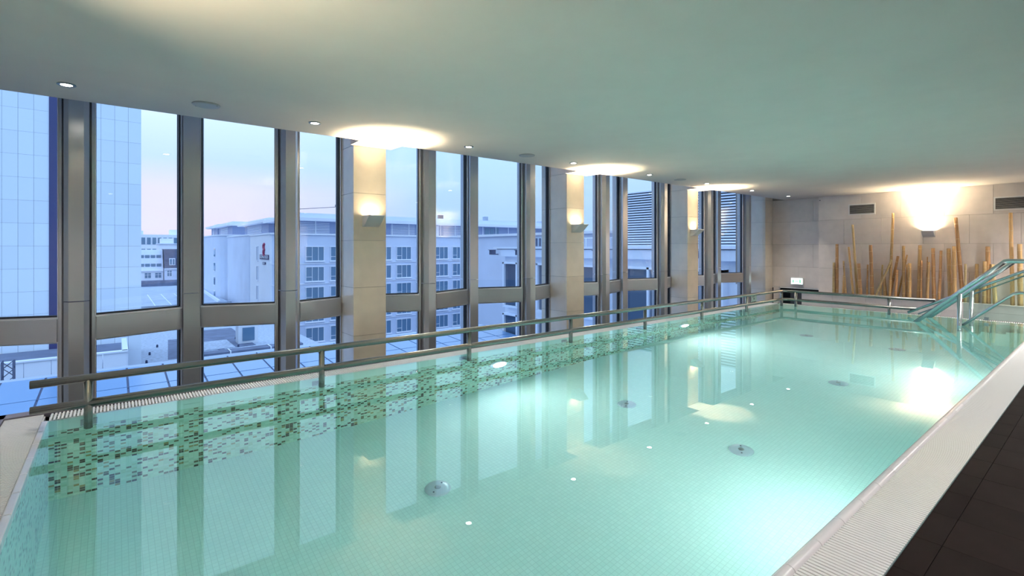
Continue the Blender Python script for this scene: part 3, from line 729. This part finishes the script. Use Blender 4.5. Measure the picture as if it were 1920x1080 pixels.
# --- hotel block
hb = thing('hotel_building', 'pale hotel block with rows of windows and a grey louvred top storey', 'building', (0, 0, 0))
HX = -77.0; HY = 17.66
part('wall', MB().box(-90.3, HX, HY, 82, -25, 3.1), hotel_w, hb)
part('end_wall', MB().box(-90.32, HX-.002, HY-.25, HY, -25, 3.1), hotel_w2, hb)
part('parapet_coping', MB().box(-90.5, HX+.25, HY-.4, 82, 3.1, 3.35), hotel_w2, hb)
HW = [22.31+3.68*k for k in range(17)]
fr_mesh = MB()
Wd, Hd = 2.7, 2.05
fr_mesh.box(0, .10, -.08, Wd+.08, -.12, 0).box(0, .10, -.08, Wd+.08, Hd, Hd+.10)
for yy in (0, .9, 1.8, Wd-.07): fr_mesh.box(.02, .10, yy, yy+.07, 0, Hd)
fr_mesh.box(.02, .09, 0, .9, .55, .62)
fr_mesh.box(.05, .22, -.15, Wd+.15, -.22, -.12)
fr_me = fr_mesh.mesh('window', hotel_w2)
pn_a = MB().box(-.02, .03, .07, .9, 0, Hd).mesh('pane', pane_far)
pn_b = MB().box(-.02, .03, .97, 1.8, 0, Hd).mesh('pane', pane_far)
pn_c = MB().box(-.02, .03, 1.87, Wd-.07, 0, Hd).mesh('pane', pane_far)
pn_l = MB().box(-.02, .03, .97, 1.8, 0, Hd).mesh('pane', pane_lit)
for r in range(6):
    z = -.75-3.06*r
    for k, y in enumerate(HW):
        o = put('window', fr_me, hb, (HX, y, z))
        put('pane', pn_a, o); put('pane', pn_l if (r == 2 and k == 5) else pn_b, o); put('pane', pn_c, o)
    part('string_course', MB().box(HX, HX+.12, HY, 82, z-.5, z-.38), hotel_w2, hb)
# narrow windows on the end wall
ew = MB().box(-.08, 1.1, -.14, 0, -.16, -.06).box(-.08, 1.1, -.10, 0, 2.1, 2.2).box(0, .08, -.1, 0, 0, 2.1).box(.94, 1.02, -.1, 0, 0, 2.1).box(.5, .58, -.1, 0, 0, 2.1).mesh('window', hotel_w2)
ep = MB().box(.08, .5, -.04, .02, 0, 2.1).mesh('pane', pane_far)
for r in range(6):
    o = put('window', ew, hb, (-85.4, HY-.25, -.75-3.06*r)); put('pane', ep, o)
# louvred storey
part('storey_wall', MB().box(-89, -79.3, 21, 80, 3.1, 5.3), hotel_s, hb)
part('roof_slab', MB().box(-90.2, -77.4, 19.3, 82, 5.3, 5.75), hotel_w2, hb)
part('roof_upstand', MB().box(-89, -79.0, 21, 80, 5.75, 6.55), hotel_w, hb)
lv = MB().box(0, .10, 0, 4.6, 0, .09).mesh('louvre', hotel_w2)
for y in (22, 37.0, 47.5):
    for k in range(8): put('louvre', lv, hb, (-79.3, y, 3.25+.25*k))
pst = MB().box(0, .14, 0, .12, 3.1, 5.3).mesh('storey_post', hotel_w2)
for k in range(18): put('storey_post', pst, hb, (-79.3, 21.2+3.2*k, 0))
sw = MB().box(0, .08, 0, 1.0, 3.3, 5.1).mesh('pane', pane_far)
for k in range(3): put('storey_pane', sw, hb, (-79.3, 57+1.2*k, 0))
part('entrance_panel', MB().box(-79.3, -79.2, 43.5, 46.5, 3.1, 5.2), hotel_w2, hb)
# sign on the end wall
sg = thing('hotel_sign', 'dark lettered sign with red emblem on the white hotel end wall', 'sign', (-80.35, HY-.25, 0))
em = MB()
for k in range(5):
    a = k*math.pi/5
    em.tube([(-.2+.62*math.cos(a+.3*j)*(.35+.12*j), -.06, 1.0+.95*math.sin(a*1.9+.5*j)*(.25+.13*j)) for j in range(6)], .12, 6)
em2 = MB().tube([(-.1+.52*math.cos(t*.35+.6), -.05, 1.35+.45*math.sin(t*.35+.6)) for t in range(15)], .14, 8).tube([(-.1+.50*math.cos(t*.35+.6), -.05, .50+.50*math.sin(t*.35+.6)) for t in range(15)], .14, 8).tube([(-.1, -.05, .2), (.05, -.05, .55), (-.1, -.05, 1.0), (.08, -.05, 1.6)], .10, 8)
part('emblem', em2, red_m, sg)
part('name_board', MB().box(-2.75, 2.75, -.10, -.005, -.55, .15), navy_m, sg)
part('lower_board', MB().box(-.85, .85, -.10, 0, -1.30, -.95), navy_m, sg)
def text(name, s, size, loc, parent, m, rot=(R(90), 0, 0)):
    cu = bpy.data.curves.new(name, 'FONT'); cu.body = s; cu.size = size; cu.align_x = 'CENTER'; cu.align_y = 'CENTER'; cu.extrude = .01
    tmp = bpy.data.objects.new(name, cu); COL.objects.link(tmp)
    bpy.context.view_layer.update()
    me = bpy.data.meshes.new_from_object(tmp.evaluated_get(bpy.context.evaluated_depsgraph_get()))
    bpy.data.objects.remove(tmp); me.materials.clear(); me.materials.append(m)
    o = put(name, me, parent, loc); o.rotation_euler = rot
    return o
text('lettering', 'CROWNE PLAZA', .66, (0, -.115, -.20), sg, ext_white)
text('lettering', 'HOTEL', .36, (0, -.115, -1.125), sg, ext_white)
# roof clutter on the hotel
for i, (y, s, w) in enumerate(((33.5, .75, 'left'), (35.2, .9, 'right'))):
    o = thing('satellite_dish', 'dark round satellite dish on the hotel roof, %s of the pair' % w, 'dish', (-79.5, y, 6.56), group='satellite dishes on the hotel roof')
    m2 = MB().lathe([(s, 0), (s*.95, .12), (s*.6, .3), (s*.1, .38)], 16); m2.v = [(-v[2], v[0], v[1]+s*1.08) for v in m2.v]
    part('bowl', m2, ext_line, o); part('stand', MB().tube([(-.2, 0, .01), (-.2, 0, s)], .06, 6), ext_line, o)
o = thing('roof_mast', 'thin pale antenna mast rising above the hotel roof', 'antenna', (-80, 55.2, 6.55)); part('pole', MB().tube([(0, 0, 0), (0, 0, 3.9)], .045, 6), ext_white, o); part('base', MB().box(-.2, .2, -.2, .2, -.02, .3), ext_grey, o)
o = thing('roof_crane', 'window cleaning arm with a long jib on the hotel roof', 'machine', (-80, 28.1, 6.55)); part('post', MB().tube([(0, 0, 0), (0, 0, 1.3)], .1, 6), ext_line, o); part('jib', MB().tube([(0, 0, 1.25), (0, -6.5, .55)], .04, 6), ext_line, o); part('head', MB().box(-.2, .2, -.3, .3, 1.2, 1.6), ext_line, o)
for i, (y, h, w) in enumerate(((43.5, .9, 'box'), (47.2, .7, 'pair of pipes'), (57.5, .8, 'cowl'), (30.0, .6, 'frame'))):
    o = thing('roof_vent_unit', 'small dark roof vent, a %s on the hotel roof' % w, 'vent', (-79.8, y, 6.55)); part('body', MB().box(-.3, .3, -.45, .45, 0, h), ext_line if i % 2 else ext_grey, o); part('cap', MB().box(-.36, .36, -.5, .5, h, h+.1), ext_white, o)

# --- hotel wings behind, stepping back along the side street
def wing_block(name, label, x0, x1, y0, y1, top, rnd):
    o = thing(name, label, 'building', (0, 0, 0))
    pts = [(x1, y1), (x0, y1), (x0, y0)]
    n = 6
    for k in range(n+1):
        a = R(-90)+R(90)*k/n; pts.append((x1-rnd+rnd*math.cos(a), y0+rnd*.8+rnd*.8*math.sin(a)))
    part('wall', MB().prism(pts, -25, top), hotel_w, o)
    part('roof_edge', MB().prism([(p[0]+(.15 if k > 2 else 0), p[1]-(.15 if k > 1 else 0)) for k, p in enumerate(pts)], top, top+.22), hotel_w2, o)
    return o
wb = wing_block('hotel_wing', 'rounded pale hotel wing just left of the white end wall', -117, -90.8, 18.3, 40, 3.35, 9)
def pent(o, x0, x1, y0, y1, z0):
    part('storey_wall', MB().box(x0, x1, y0+1.2, y1, z0, z0+2.0), hotel_s, o)
    part('roof_slab', MB().box(x0-1.2, x1+1.2, y0, y1, z0+2.0, z0+2.45), hotel_w2, o)
    part('roof_upstand', MB().box(x0+1, x1-1, y0+1.5, y1, z0+2.45, z0+3.0), hotel_w, o)
    for k in range(7): part('louvre', MB().box(x0+3, x1-5, y0+1.08, y0+1.2, z0+.15+.26*k, z0+.25+.26*k), hotel_w2, o)
pent(wb, -113, -93, 19.6, 36, 3.5)
slit = MB().box(-.35, .35, -.08, .02, 0, 2.2).mesh('pane', pane_far)
for r in range(5): put('slit_pane', slit, wb, (-90.9, 20.6, -.9-3.06*r), rotz=R(60))
wc = wing_block('hotel_wing', 'farther pale hotel wing with small square windows', -150, -117.4, 16.9, 40, 3.75, 5)
pent(wc, -137, -119.5, 18.4, 36, 3.9); pent(wc, -150, -140, 18.6, 36, 4.1)
sq = MB().box(-.1, 1.8, -.12, 0, -.15, 0).box(-.1, 1.8, -.12, 0, 1.7, 1.82).mesh('window', hotel_w2); sqp = MB().box(0, 1.7, -.05, .02, 0, 1.7).mesh('pane', pane_far)
for r in range(5):
    o = put('window', sq, wc, (-124.6, 16.9, -.7-3.06*r)); put('pane', sqp, o)
    put('slit_pane', slit, wc, (-140.5, 16.88, -.9-3.06*r))

# --- old houses and roofs in the gap
def old_house(name, label, x, y0, y1, eave, mats, rows, ncol, roof_z, roof_m, ww, wh, pitch, dormer=False):
    o = thing(name, label, 'building', (0, 0, 0))
    part('wall', MB().box(x-12, x, y0, y1, -25, eave), mats, o)
    m2 = MB(); m2.v = [(x, y0, eave), (x, y1, eave), (x-3.2, y1, roof_z), (x-3.2, y0, roof_z), (x-12, y0, eave), (x-12, y1, eave), (x-12, y1, roof_z), (x-12, y0, roof_z)]
    m2.f = [(0, 1, 2, 3), (3, 2, 6, 7), (4, 7, 6, 5), (0, 3, 7, 4), (1, 5, 6, 2)]
    part('roof', m2, roof_m, o)
    part('cornice', MB().box(x, x+.4, y0, y1, eave-.35, eave), ext_white, o)
    fm = MB().box(0, .12, -.12, ww+.12, -.15, 0).box(0, .12, -.12, ww+.12, wh, wh+.15).box(0, .12, -.12, 0, 0, wh).box(0, .12, ww, ww+.12, 0, wh).box(0, .10, ww/2-.06, ww/2+.06, 0, wh).box(0, .10, 0, ww, wh*.6, wh*.6+.10).mesh('window', ext_white)
    pm2 = MB().box(-.02, .04, 0, ww, 0, wh).mesh('pane', pane_far)
    for r in range(rows):
        for k in range(ncol):
            w = put('window', fm, o, (x, y0+(y1-y0)*(k+.5)/ncol-ww/2, eave-pitch*(r+1)+.6)); put('pane', pm2, w)
    if dormer:
        for k in range(2):
            yy = y0+1.2+2.9*k
            w = part('dormer', MB().box(x-2.2, x-.35, yy, yy+1.5, eave+.9, eave+3.0), ext_white, o)
            for j in range(2): part('pane', MB().box(x-.35, x-.28, yy+.15+.7*j, yy+.62+.7*j, eave+1.1, eave+2.8), pane_far, w)
    return o
h1 = old_house('old_house', 'old town house with a pale glazed attic, left in the gap beside the tower', -184, 4.0, 11.6, -5.6, ext_white, 3, 3, .6, hotel_w, 1.5, 1.5, 2.9)
for r in range(2):
    for k in range(5):
        f0 = .25+.42*r; zc = -5.6+6.2*f0; xc = -184-3.2*f0
        part('roof_window', MB().box(xc-.3, xc+.25, 4.4+1.4*k, 5.5+1.4*k, zc-.55, zc+.45), pane_far, h1)
old_house('old_house', 'old town house with a dark slate mansard, right in the gap', -182, 11.8, 19, -5.0, hotel_w, 3, 3, 0.8, slate_m, 1.1, 1.7, 3.0, True)
ob = thing('office_building', 'long pale office block with two window rows on the skyline', 'building', (0, 0, 0))
part('wall', MB().box(-345, -325, 2, 34, -25, 8.3), hotel_w2, ob); part('roof_box', MB().box(-340, -330, 3, 12, 8.3, 10.4), hotel_w, ob); part('roof_box', MB().box(-340, -330, 24, 29, 8.3, 11.2), hotel_w2, ob)
opn = MB().box(-.02, .2, 0, 1.6, 0, 3.6).mesh('pane', pane_far)
for r in range(2):
    for k in range(13): put('pane', opn, ob, (-325, 4+2.35*k, 3.1-6*r))
rb = thing('white_roof_building', 'small white stepped rooftop building in front of the offices', 'building', (0, 0, 0))
part('wall', MB().box(-250, -238, 13.5, 27, -25, 2.6), ext_white, rb); part('stair_tower', MB().box(-250, -240, 14.5, 18.5, 2.6, 5.0), ext_white, rb); part('pane', MB().box(-238.1, -237.9, 21, 25, .8, 3.0 - .6), pane_far, rb); part('cap', MB().box(-250.3, -237.6, 13.2, 27.3, 2.6, 3.0), hotel_w, rb)

# --- distant towers and blocks right of the hotel
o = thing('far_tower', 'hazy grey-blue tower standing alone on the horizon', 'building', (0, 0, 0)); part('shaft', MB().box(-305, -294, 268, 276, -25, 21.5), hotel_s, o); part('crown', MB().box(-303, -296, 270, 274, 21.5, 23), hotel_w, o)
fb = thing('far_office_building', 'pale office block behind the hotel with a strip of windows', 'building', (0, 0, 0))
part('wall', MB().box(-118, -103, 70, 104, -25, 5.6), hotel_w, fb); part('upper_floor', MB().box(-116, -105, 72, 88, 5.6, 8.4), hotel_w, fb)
fp = MB().box(0, .1, 0, 2.3, 0, 1.9).mesh('pane', pane_far)
for k in range(10): put('pane', fp, fb, (-103, 71.5+3.1*k, 2.6))
fp2 = MB().box(0, .1, 0, 1.0, 0, 1.2).mesh('pane', pane_far)
for k in range(9): put('pane', fp2, fb, (-105, 73+1.6*k, 6.2))
mid = thing('mid_roof_building', 'low pale roof block between hotel and white wing', 'building', (0, 0, 0))
part('wall', MB().box(-62, -30, 40, 60, -25, 2.7), hotel_w, mid); part('parapet', MB().box(-62.3, -29.7, 39.7, 60, 2.7, 3.0), hotel_w2, mid)

# --- white wing facing the canopy court
wg = thing('white_wing_building', 'near white wing with projecting bay windows and a cornice', 'building', (0, 0, 0))
WY = 19.5
part('wall', MB().box(-24.9, -6, WY, 26, -25, .62), ext_white, wg)
part('parapet', MB().box(-25.4, -6, WY-.40, 26, .62, 1.06), ext_white, wg)
part('coping', MB().box(-25.5, -6, WY-.5, 26, 1.10, 1.22), ext_white, wg)
part('shadow_line', MB().box(-25.35, -6, WY-.33, 26, 1.06, 1.10), ext_line, wg)
for r in range(3):
    zt = .16-3.2*r
    for k in range(6):
        x = -24.6+3.17*k
        b = part('bay', MB().box(x, x+.13, WY-.45, WY, zt-2.6, zt+.1).box(x+1.30, x+1.42, WY-.45, WY, zt-2.6, zt+.1).box(x+1.66, x+1.80, WY-.45, WY, zt-2.6, zt+.1).box(x, x+1.8, WY-.45, WY, zt, zt+.12).box(x, x+1.8, WY-.45, WY, zt-2.7, zt-2.58), ext_white, wg)
        part('pane', MB().box(x+.13, x+1.30, WY-.30, WY-.25, zt-2.58, zt), wing_pane, b)
        part('pane', MB().box(x+1.42, x+1.66, WY-.30, WY-.25, zt-2.58, zt), wing_pane, b)
        part('side_pane', MB().box(x+.004, x+.05, WY-.42, WY-.06, zt-2.55, zt-.02), wing_pane, b)
for k, (x, w) in enumerate(((-25.1, 'at the wing corner'), (-22.5, 'left of the column'), (-16.4, 'between the columns'), (-10.9, 'under the louvred plant room'))):
    o = thing('wing_floodlight', 'dark floodlight on a bracket %s' % w, 'lamp', (x, WY-.62, .75), group='floodlights on the white wing')
    part('head', MB().box(-.16, .16, -.38, -.10, -.02, .26), ext_line, o); part('bracket', MB().tube([(0, .21, 0), (0, -.25, 0)], .03, 6), ext_line, o); part('visor', MB().box(-.18, .18, -.45, -.10, .26, .29), ext_line, o)
lp = thing('louvred_plant_room', 'tall rooftop plant room clad in white horizontal louvres', 'building', (0, 0, 0))
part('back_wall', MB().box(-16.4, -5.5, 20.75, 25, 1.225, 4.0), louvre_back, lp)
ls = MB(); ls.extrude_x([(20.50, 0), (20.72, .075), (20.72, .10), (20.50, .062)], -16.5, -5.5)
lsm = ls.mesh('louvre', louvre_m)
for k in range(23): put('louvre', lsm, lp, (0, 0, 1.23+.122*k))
for x in (-16.5, -12.9, -9.9, -6.9): part('post', MB().box(x, x+.08, 20.6, 20.75, 1.225, 4.0), louvre_m, lp)
rs = thing('roof_railing', 'thin white railing on the flat roof left of the plant room', 'railing', (0, 0, 0))
for k in range(9): part('post', MB().tube([(-24.5+k*.95, 22.5, 1.22), (-24.5+k*.95, 22.5, 1.75)], .02, 6), ext_white, rs)
part('rail', MB().tube([(-24.5, 22.5, 1.75), (-16.9, 22.5, 1.75)], .02, 6), ext_white, rs)
ru = thing('rooftop_fan_unit', 'grey louvred fan unit on the white wing roof corner', 'machine', (-23.6, 22, 1.225)); part('casing', MB().box(-.9, .9, -.6, .6, 0, .62), ext_grey, ru)
for k in range(5): part('fin', MB().box(-.8+.33*k, -.65+.33*k, -.63, -.60, .05, .55), ext_line, ru)

# --- sloping glazed canopy over the court
cp = thing('glass_canopy', 'sloping blue glazed canopy roof over the court outside', 'roof', (0, 0, 0))
def cz(x): return -3.95+(x+26)*-.063
XS = [-26.5, -23.6, -20.7, -17.8, -14.9]
YS = [-12+1.24*k for k in range(25)]
gm = {}
for a, b in zip(XS, XS[1:]):
    m2 = MB(); m2.v = [(0, .035, cz(a)), (b-a-.07, .035, cz(b-.07)), (b-a-.07, 1.205, cz(b-.07)), (0, 1.205, cz(a))]; m2.v += [(v[0], v[1], v[2]-.05) for v in m2.v]
    m2.f = [(0, 1, 2, 3), (7, 6, 5, 4), (0, 4, 5, 1), (1, 5, 6, 2), (2, 6, 7, 3), (3, 7, 4, 0)]
    gm[a] = m2.mesh('glass_panel', canopy_m)
    for y in YS: put('glass_panel', gm[a], cp, (a+.035, y, 0))
m2 = MB()
for y in YS+[YS[-1]+1.24]:
    i = len(m2.v); m2.v += [(-26.5, y-.04, cz(-26.5)-.03), (-14.9, y-.04, cz(-14.9)-.03), (-14.9, y+.04, cz(-14.9)-.03), (-26.5, y+.04, cz(-26.5)-.03)]
    m2.v += [(v[0], v[1], v[2]-.25) for v in m2.v[i:i+4]]
    m2.f += [tuple(i+k for k in q) for q in ((0, 1, 2, 3), (7, 6, 5, 4), (0, 4, 5, 1), (1, 5, 6, 2), (2, 6, 7, 3), (3, 7, 4, 0))]
part('rafters', m2, ext_line, cp)
for x in XS: part('purlin', MB().box(x-.035, x+.035, YS[0], YS[-1]+1.24, cz(x)-.3, cz(x)-.015), ext_line, cp)
part('upper_gutter', MB().box(-27.0, -26.5, YS[0], YS[-1]+1.24, -4.4, -3.93), ext_grey, cp)

# --- lattice mast at the far left
lm = thing('lattice_mast', 'dark lattice mast standing behind the canopy at far left', 'mast', (-33.8, -4.0, -7.5))
for sx in (-.2, .2):
    for sy in (-.2, .2): part('leg', MB().tube([(sx, sy, 0), (sx, sy, 3.2)], .035, 6), ext_line, lm)
mb = MB()
for k in range(8):
    z = .4*k
    for (a, b) in (((-.2, -.2), (.2, -.2)), ((.2, -.2), (.2, .2)), ((.2, .2), (-.2, .2)), ((-.2, .2), (-.2, -.2))):
        if k % 2: a, b = b, a
        mb.tube([(a[0], a[1], z), (b[0], b[1], z+.4)], .02, 5)
part('bracing', mb, ext_line, lm)
